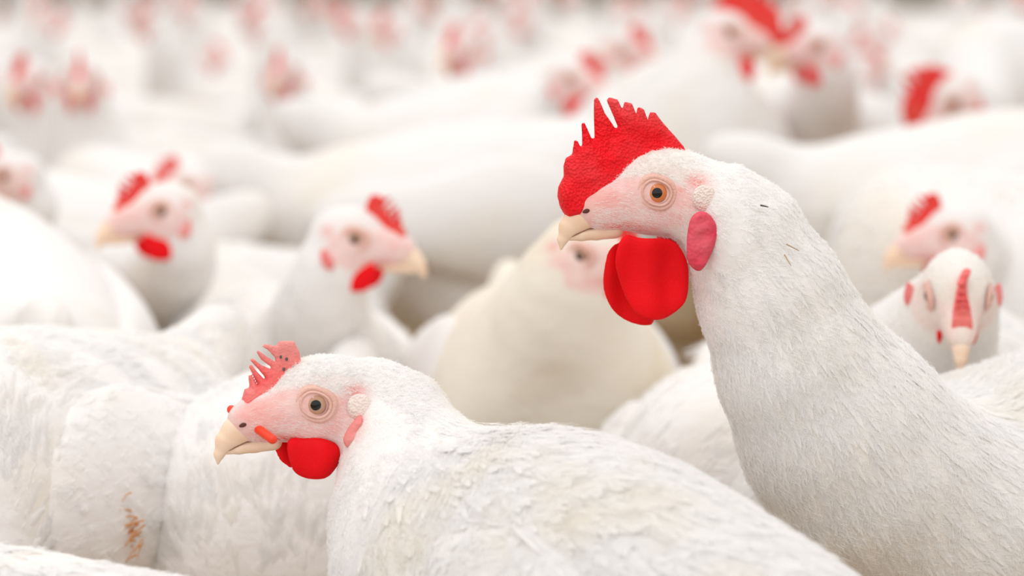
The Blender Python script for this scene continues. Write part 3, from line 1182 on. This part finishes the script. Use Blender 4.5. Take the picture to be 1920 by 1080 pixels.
# ------------------------------------------------------------------ hen in focus
print('hen')
hb_yaw = math.pi - math.radians(50)
hb_c = at(1170, 1205, 1.055)
neck = [(at(900, 1130, 1.10), 0.056), (at(820, 1060, 1.11), 0.047), (at(770, 970, 1.12), 0.0350), (at(766, 875, 1.138), 0.0305), (at(738, 795, 1.152), 0.0255), (at(696, 755, 1.152), 0.0185), (at(676, 757, 1.150), 0.0140)]
hen = Bird(hb_c, frame(direction(hb_yaw, 0.20)), 0.86, B_O, B_R, 1.0, neck=neck, kneck=0.03)
hp = (hb_c[0], hb_c[1], 0.0)
root = thing('hen', 'white hen with spiky pink comb and an orange-red bar through its nostrils', 'hen', hp)
child('body', hen.mesh(hp, 0.0042, 0.0013), root)
M = head_parts(root, hp, hen, HEN_COMB_MESH, B_WAT, B_LOBES, EYE_GREY, True, nostrils=True)
add_legs(root, hp, hen)
feather_bird(root, hp, hen, 13000, 6500, 3000, 14, messy=1.4)
for w, R, o, s in add_wings(root, hp, hen):
    if s == 1:
        feather_wing(w, R, o, s, hp, hen.bs, 1100, 26)
# nose bar: a plastic pin through both nostrils
a2 = trace_head([(511, 824)], B_R, B_O, 1.0, 0.021)[0]
b2 = trace_head([(434, 768)], B_R, B_O, 1.0, -0.0165)[0]
A, B_ = np.array([a2[0], 0.021, a2[1]]), np.array([b2[0], -0.0165, b2[1]])
V, Q = solid(lambda P: cap(P, A, B_, 0.0022, 0.0022), np.minimum(A, B_) - 0.004, np.maximum(A, B_) + 0.004, 0.0006)
for cx, cy in ((550, 689), (526, 669), (532, 692), (537, 673)):
    c2 = trace_head([(cx, cy)], B_R, B_O, 1.0, 0.002)[0]
    cc = np.array([c2[0], 0.0024, c2[1]])
    v_, q_ = solid(lambda P: ell(P * 1000, cc * 1000, (0.7, 0.5, 0.9)) / 1000, cc - 0.0016, cc + 0.0016, 0.0003)
    child('dirt_fleck', make_mesh('dirt_fleck', v_, q_, M_DIRT), root, M, label='grey dirt fleck on the comb')
child('nose_bar', make_mesh('nose_bar', V, Q, M_BAR), root, M, label='orange-red plastic nose bar')

# ------------------------------------------------------------------ the other near birds


BIRD_AT = {}
NEAR = []


def near_bird(name, label, cat, eye, d, head_yaw, body_yaw, body_off, side, head_pitch=0.0, hs=1.0, bs=1.0, body_z=0.235, comb=None, wat=None,
              step=0.007, feathers=(0, 0, 0), neck_r=(0.060, 0.020), body_pitch=0.08, roll=0.0, fine=0.0028, px_body=None, pale=0.72, mat=None):
    O, R = head_frame_from_eye(eye[0], eye[1], d, math.radians(head_yaw), math.radians(head_pitch), hs, side, roll)
    by = math.radians(body_yaw)
    if px_body is not None:
        bc = at(*px_body)
    else:
        f = np.array([math.cos(by), math.sin(by), 0])
        l = np.array([-math.sin(by), math.cos(by), 0])
        bc = O - f * body_off[0] - l * body_off[1]
        bc[2] = body_z
    b = Bird(bc, frame(direction(by, body_pitch)), bs, O, R, hs, neck_r=neck_r)
    b.pale = pale
    rp = (bc[0], bc[1], 0.0)
    root = thing(name, label, cat, rp)
    BIRD_AT[root.name] = (bc[0], bc[1], by, bs)
    NEAR.append((root.name, b))
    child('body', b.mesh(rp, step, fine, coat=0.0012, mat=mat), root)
    head_parts(root, rp, b, comb or FAR_COMB_MESH, wat or FAR_WAT, FAR_LOBES, EYE_GREY, False)
    add_legs(root, rp, b)
    ws = add_wings(root, rp, b)
    if feathers[0] and feathers[1] >= 1500:
        for w, Rw, o, sw in ws:
            if (Rw[:, 1] * sw)[1] < 0.5:
                feather_wing(w, Rw, o, sw, rp, b.bs, 450, 12)
    if feathers[0]:
        feather_bird(root, rp, b, *feathers)
    return root, b



def near_hen(label, eye, d, head_yaw, side, body, body_yaw, **kw):
    cat = kw.pop('cat', 'hen')
    return near_bird(cat, label, cat, eye, d, head_yaw, body_yaw, (0, 0), side, px_body=body, **kw)


print('near birds')
near_hen('white hen facing right with small red comb, between the nose-bar hen and the left-facing hen', (666, 449), 1.60, -14, -1, (550, 760, 1.80), -75, neck_r=(0.050, 0.020), feathers=(3500, 1500, 0, 6))
near_hen('white hen facing left with upright neck and red wattle, left of the small right-facing hen', (302, 398), 1.74, 207, 1, (400, 660, 2.02), 232, neck_r=(0.050, 0.020), feathers=(2000, 800, 0, 5))
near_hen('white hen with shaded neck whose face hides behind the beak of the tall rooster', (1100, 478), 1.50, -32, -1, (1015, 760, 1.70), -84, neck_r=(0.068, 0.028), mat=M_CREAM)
near_hen('white hen facing the camera, beak lowered, behind the back of the tall rooster', (1748, 556), 1.33, -95, -1, (1760, 830, 1.56), -110, head_pitch=-32, feathers=(6000, 1500, 1500, 8), fine=0.002, hs=0.88, pale=0.4, comb=WAVY_COMB)
near_hen('white hen facing left, half hidden by the hen that faces the camera', (1786, 442), 1.68, 190, 1, (1960, 560, 1.80), 172, feathers=(1500, 800, 0, 5))
near_hen('white hen at the left edge, only her pale shoulder and breast in view', (-190, 330), 1.72, 170, 1, (20, 680, 1.68), 108)
soiled = near_hen('white hen with broad back and soiled tail feathers in the lower left', (-60, 1180), 1.16, 235, 1, (38, 925, 1.34), 246, bs=1.0, feathers=(1000, 3500, 0, 5))
near_hen('white hen with only her back showing below the beak of the nose-bar hen', (470, 1290), 1.29, -95, -1, (560, 980, 1.43), -95, bs=1.02, feathers=(1000, 3000, 0, 5))
near_hen('white hen in the bottom left corner, only the top of her back in view', (-300, 1050), 1.06, 180, 1, (0, 1365, 1.06), 172, bs=0.85, feathers=(500, 3000, 0, 8))
near_hen('white hen with only her back showing under the wattles of the tall rooster', (1270, 1120), 1.41, 265, 1, (1365, 925, 1.47), 268, bs=0.85, feathers=(800, 2000, 0, 5))
near_hen('white hen peeping over the hen with the upright neck, tip of red comb showing', (350, 352), 2.24, 200, 1, (370, 470, 2.45), 170)
near_hen('white hen with rounded back filling the gap behind the small right-facing hen', (900, 700), 2.30, 20, -1, (890, 425, 2.33), 12, bs=1.1)
near_hen('white hen with pale pink face cut off by the left edge', (8, 332), 2.05, 195, 1, (60, 500, 2.25), 165)
near_hen('white hen with broad pale back at the right edge above the left-facing hen', (2060, 300), 2.1, 0, -1, (1880, 425, 2.12), 8, bs=1.12)
near_hen('blurred tall white rooster with red comb cut off by the top edge', (1368, 62), 2.35, -15, -1, (1270, 300, 2.50), -85, cat='rooster', bs=1.15, hs=1.15, comb=FAR_BIG_COMB, wat=BIG_WAT, neck_r=(0.065, 0.023))
near_hen('blurred white hen with orange-red wattles right of the rooster at the top edge', (1535, 88), 2.44, 205, 1, (1600, 330, 2.66), 235, cat='hen', bs=1.0, hs=1.1, neck_r=(0.06, 0.023))
near_hen('blurred white rooster bending his dark red face down at the upper right', (1790, 195), 2.40, 200, 1, (2070, 235, 2.66), 185, cat='rooster', head_pitch=-30, bs=1.2, hs=1.15, comb=FAR_BIG_COMB, wat=BIG_WAT, neck_r=(0.065, 0.026))
near_hen('blurred white hen facing right with dusky red face, above and left of the tall comb', (1165, 95), 2.9, -25, -1, (1080, 260, 2.98), 10, bs=1.1, hs=1.1)
near_hen('blurred white hen with small dark red wattle, left of the dusky-faced hen', (1068, 150), 2.62, -30, -1, (930, 310, 2.72), 15, bs=1.05, hs=1.1)

# ------------------------------------------------------------------ the crowd at the back
print('crowd')


def proto(name, head, head_yaw, head_pitch=0.0, neck_r=(0.060, 0.022), step=0.009):
    """a bird at the origin heading +x; every crowd bird is a copy"""
    R = frame(direction(math.radians(head_yaw), math.radians(head_pitch)))
    b = Bird((0, 0, 0.235), frame(direction(0, 0.08)), 1.0, np.array(head), R, 1.05, neck_r=neck_r)
    b.pale = 0.7
    rp = (0, 0, 0)
    root = thing(name, '', 'hen', rp)
    child('body', b.mesh(rp, step, 0.004, coat=0.001), root)
    head_parts(root, rp, b, FAR_COMB_MESH, FAR_WAT, FAR_LOBES, EYE_GREY, False, lids=False)
    add_legs(root, rp, b)
    add_wings(root, rp, b)
    return root, b


PROTOS = [proto('hen', (0.155, 0.0, 0.425), 0), proto('hen', (0.150, 0.01, 0.415), 62), proto('hen', (0.150, -0.01, 0.43), -58),
          proto('hen', (0.235, 0.01, 0.165), 10, -45, (0.055, 0.030)), proto('hen', (0.175, 0.0, 0.375), -20)]
used = [False] * len(PROTOS)


def clone(i, x, y, yaw, s, label, group=None, simple=False):
    src = PROTOS[i][0]
    if not used[i]:
        used[i] = True
        r = src
        if simple:
            pass
    else:
        r = src.copy()
        C.objects.link(r)
        for ch in list(src.children):
            n = ch.name.split('.')[0]
            if simple and n in ('eye', 'earlobe', 'beak'):
                continue
            c = ch.copy()
            C.objects.link(c)
            c.parent = r
            for g in ch.children:
                h = g.copy()
                C.objects.link(h)
                h.parent = c
    r.location = (x, y, 0)
    r.rotation_euler = (0, 0, yaw)
    r.scale = (s, s, s)
    r['label'] = label
    if group:
        r['group'] = group
    return r


discs = []


def body_discs(x, y, yaw, s=1.0):
    c, n = math.cos(yaw), math.sin(yaw)
    return [(x + c * k * s, y + n * k * s) for k in (-0.15, -0.04, 0.08)]


for o in list(C.objects):
    if o.parent is None and o.get('category') in ('hen', 'rooster') and o.location.y > 0.5:
        bd = BIRD_AT.get(o.name)
        if bd:
            discs += body_discs(*bd)


def free(ds, r=0.165):
    return all((a - x) ** 2 + (b - y) ** 2 > r * r for a, b in ds for x, y in discs)


# birds whose red faces show as blurred spots, placed by where the head stands
SPOTS = [(52, 148, 0, 250, 'leftmost of the two blurred red faces in the upper left'), (150, 145, 1, 215, 'right one of the two blurred red faces in the upper left'),
         (283, 45, 2, 205, 'blurred white hen with a small red face, top left between two taller heads'), (362, 5, 1, 250, 'blurred white hen with dark red face cut by the top edge, above a beige gap'),
         (608, 5, 0, 280, 'blurred white hen with faint red comb at the top edge, left of centre'), (733, 52, 2, 230, 'blurred white hen with orange-red face near the top, centre left'),
         (800, 8, 0, 300, 'blurred white hen with faint brownish face at the top edge, near centre'), (75, 25, 1, 190, 'blurred white hen with dusky head in the top left corner'),
         (1595, 8, 2, 240, 'blurred white hen with pale red face at the top edge, right of the tall rooster')]
for x, y, i, yaw, lab in SPOTS:
    O = PROTOS[i][1].hO
    ya = math.radians(yaw)
    dep = PITCH - math.atan((540 - y) / FPX)
    s = 1.0
    for s in (1.0, 1.04, 0.97, 1.08):
        dist = (CAM_H - O[2] * s) / math.tan(dep)
        P = CAMP + ray(x, y) * (dist / ray(x, y)[1])
        bx = P[0] - s * (O[0] * math.cos(ya) - O[1] * math.sin(ya))
        by = P[1] - s * (O[0] * math.sin(ya) + O[1] * math.cos(ya))
        ds = body_discs(bx, by, ya, s)
        if free(ds, 0.12):
            break
    discs += ds
    if not lab.startswith('blurred'):
        lab = 'blurred white hen, ' + lab
    clone(i, bx, by, ya, s, lab)

MARKS = [(-200, 'at the left edge'), (140, 'above the pale-faced hen at left'), (300, 'above the left-facing hen'), (440, 'above the peeping hen'),
         (620, 'above the small right-facing hen'), (800, 'between the small hen and the rooster'), (960, 'left of the tall comb'), (1120, 'above the tall comb'),
         (1300, "above the tall rooster's nape"), (1450, 'beside the top-edge rooster'), (1600, "above the tall rooster's back"), (1760, 'above the camera-facing hen'), (1900, 'at the right edge')]


def crowd_label(i, x, y, yaw):
    px_, py_, d_ = project(np.array([[x, y, 0.3]]))
    where = min(MARKS, key=lambda m: abs(m[0] - px_[0]))[1]
    a = math.degrees(yaw) % 360
    face = 'facing right' if a < 45 or a > 315 else 'turned away' if a < 135 else 'facing left' if a < 225 else 'facing the camera'
    head = {3: 'head-down', 4: 'hunched', 0: 'upright', 1: 'upright', 2: 'upright'}[i]
    far = ['nearest', 'near', 'middle', 'distant', 'farther', 'farthest'][int(np.searchsorted([2.8, 3.6, 4.6, 5.8, 7.4], y))]
    return f'{far} blurred {head} white hen {face}, {where}'


GAPS = [(330, 500, 2.5, 4.6), (590, 720, 2.4, 3.9), (1760, 1930, 2.6, 4.2)]      # bare litter shows here
LABELS = set()
n = 0
for k in range(20000):
    y = 2.15 + 8.0 * RNG.random() ** 0.62
    x = RNG.uniform(-1, 1) * (0.235 * y + 0.12)
    yaw = RNG.uniform(0, 2 * math.pi)
    ds = body_discs(x, y, yaw)
    if not free(ds, 0.172) or n >= 250:
        continue
    u = 960 + x / y * FPX
    if any(a < u < b and c < y < d for a, b, c, d in GAPS):
        continue
    away = math.sin(yaw) > -0.2
    i = int(RNG.choice([3, 3, 3, 3, 3, 4, 0] if not away else [3, 3, 3, 4, 0]))
    if y < 2.9:
        i = 3
    lab = crowd_label(i, x, y, yaw)
    if lab in LABELS:
        continue
    LABELS.add(lab)
    discs += ds
    n += 1
    clone(i, x, y, yaw, RNG.uniform(0.92, 1.06), lab, 'white hens packed in the flock behind', y > 3.6)
print('crowd', n)

# ------------------------------------------------------------------ small marks on the birds


def hit(field, x, y, d0, d1):
    t = np.linspace(d0, d1, 1500)
    f = field((CAMP + t[:, None] * ray(x, y)).astype(np.float32))
    k = np.argwhere(f < 0)
    return CAMP + t[k[0, 0]] * ray(x, y) if len(k) else None


def bits(name, segs, mat, root, rootpos, r, label, field, lift, d0, d1):
    Ps = []
    for (x0, y0), (x1, y1) in segs:
        p, q = hit(field, x0, y0, d0, d1), hit(field, x1, y1, d0, d1)
        if p is None or q is None:
            continue
        p, q = p - ray(x0, y0) * lift, q - ray(x1, y1) * lift
        v, f = solid(lambda P: cap(P, p - rootpos, q - rootpos, r, r * 0.6), np.minimum(p, q) - rootpos - 2 * r, np.maximum(p, q) - rootpos + 2 * r, r * 0.6)
        child(name, make_mesh(name, v, f, mat), root, None, None, label)


rooster_root = bpy.data.objects['rooster']
bits('dirt_fleck', [((1427, 385), (1440, 388))], M_DIRT, rooster_root, np.array(rp_rooster), 0.0005, 'dark fleck on the neck', rooster.field, 0.0045, 1.0, 1.3)
M_STRAW = plain_material('straw_brown', (0.50, 0.36, 0.24), 0.9)
bits('straw_wisp', [((1475, 458), (1498, 470)), ((1471, 478), (1483, 498))], M_STRAW, rooster_root, np.array(rp_rooster), 0.0004, 'thin brown wisp of straw', rooster.field, 0.0045, 1.0, 1.3)

# orange-brown soiled tuft low on the flank of the hen in the lower left
sr, sb = soiled
srp = np.array([sb.bc[0], sb.bc[1], 0.0])
p0 = hit(sb.field, 218, 985, 1.0, 1.6)
if p0 is not None:
    k = 420
    st = np.empty((k, 4, 3))
    for i in range(k):
        a = RNG.normal(0, 0.55)
        dv = np.array([-math.cos(a), -0.25 + RNG.normal(0, 0.2), math.sin(a) * 0.8])
        o = p0 + np.array([RNG.normal(0, 0.006), -0.0075, RNG.normal(0, 0.006)]) - srp
        L = RNG.uniform(0.004, 0.013)
        for q in range(4):
            st[i, q] = o + dv * L * q / 3 + np.array([0, -0.0006 * q, -0.0006 * q * q])
    so = strands_object('soiled_feathers', st, 0.0005, sr, None, M_STAIN)
    so['label'] = 'orange-brown soiled feather tuft'
    bits('dirt_fleck', [((229, 1000), (238, 1012)), ((247, 1000), (254, 1003))], plain_material('brown_dirt', (0.12, 0.03, 0.02), 0.9), sr, srp, 0.0012, 'dark brown dirt fleck', sb.field, 0.006, 1.0, 1.6)
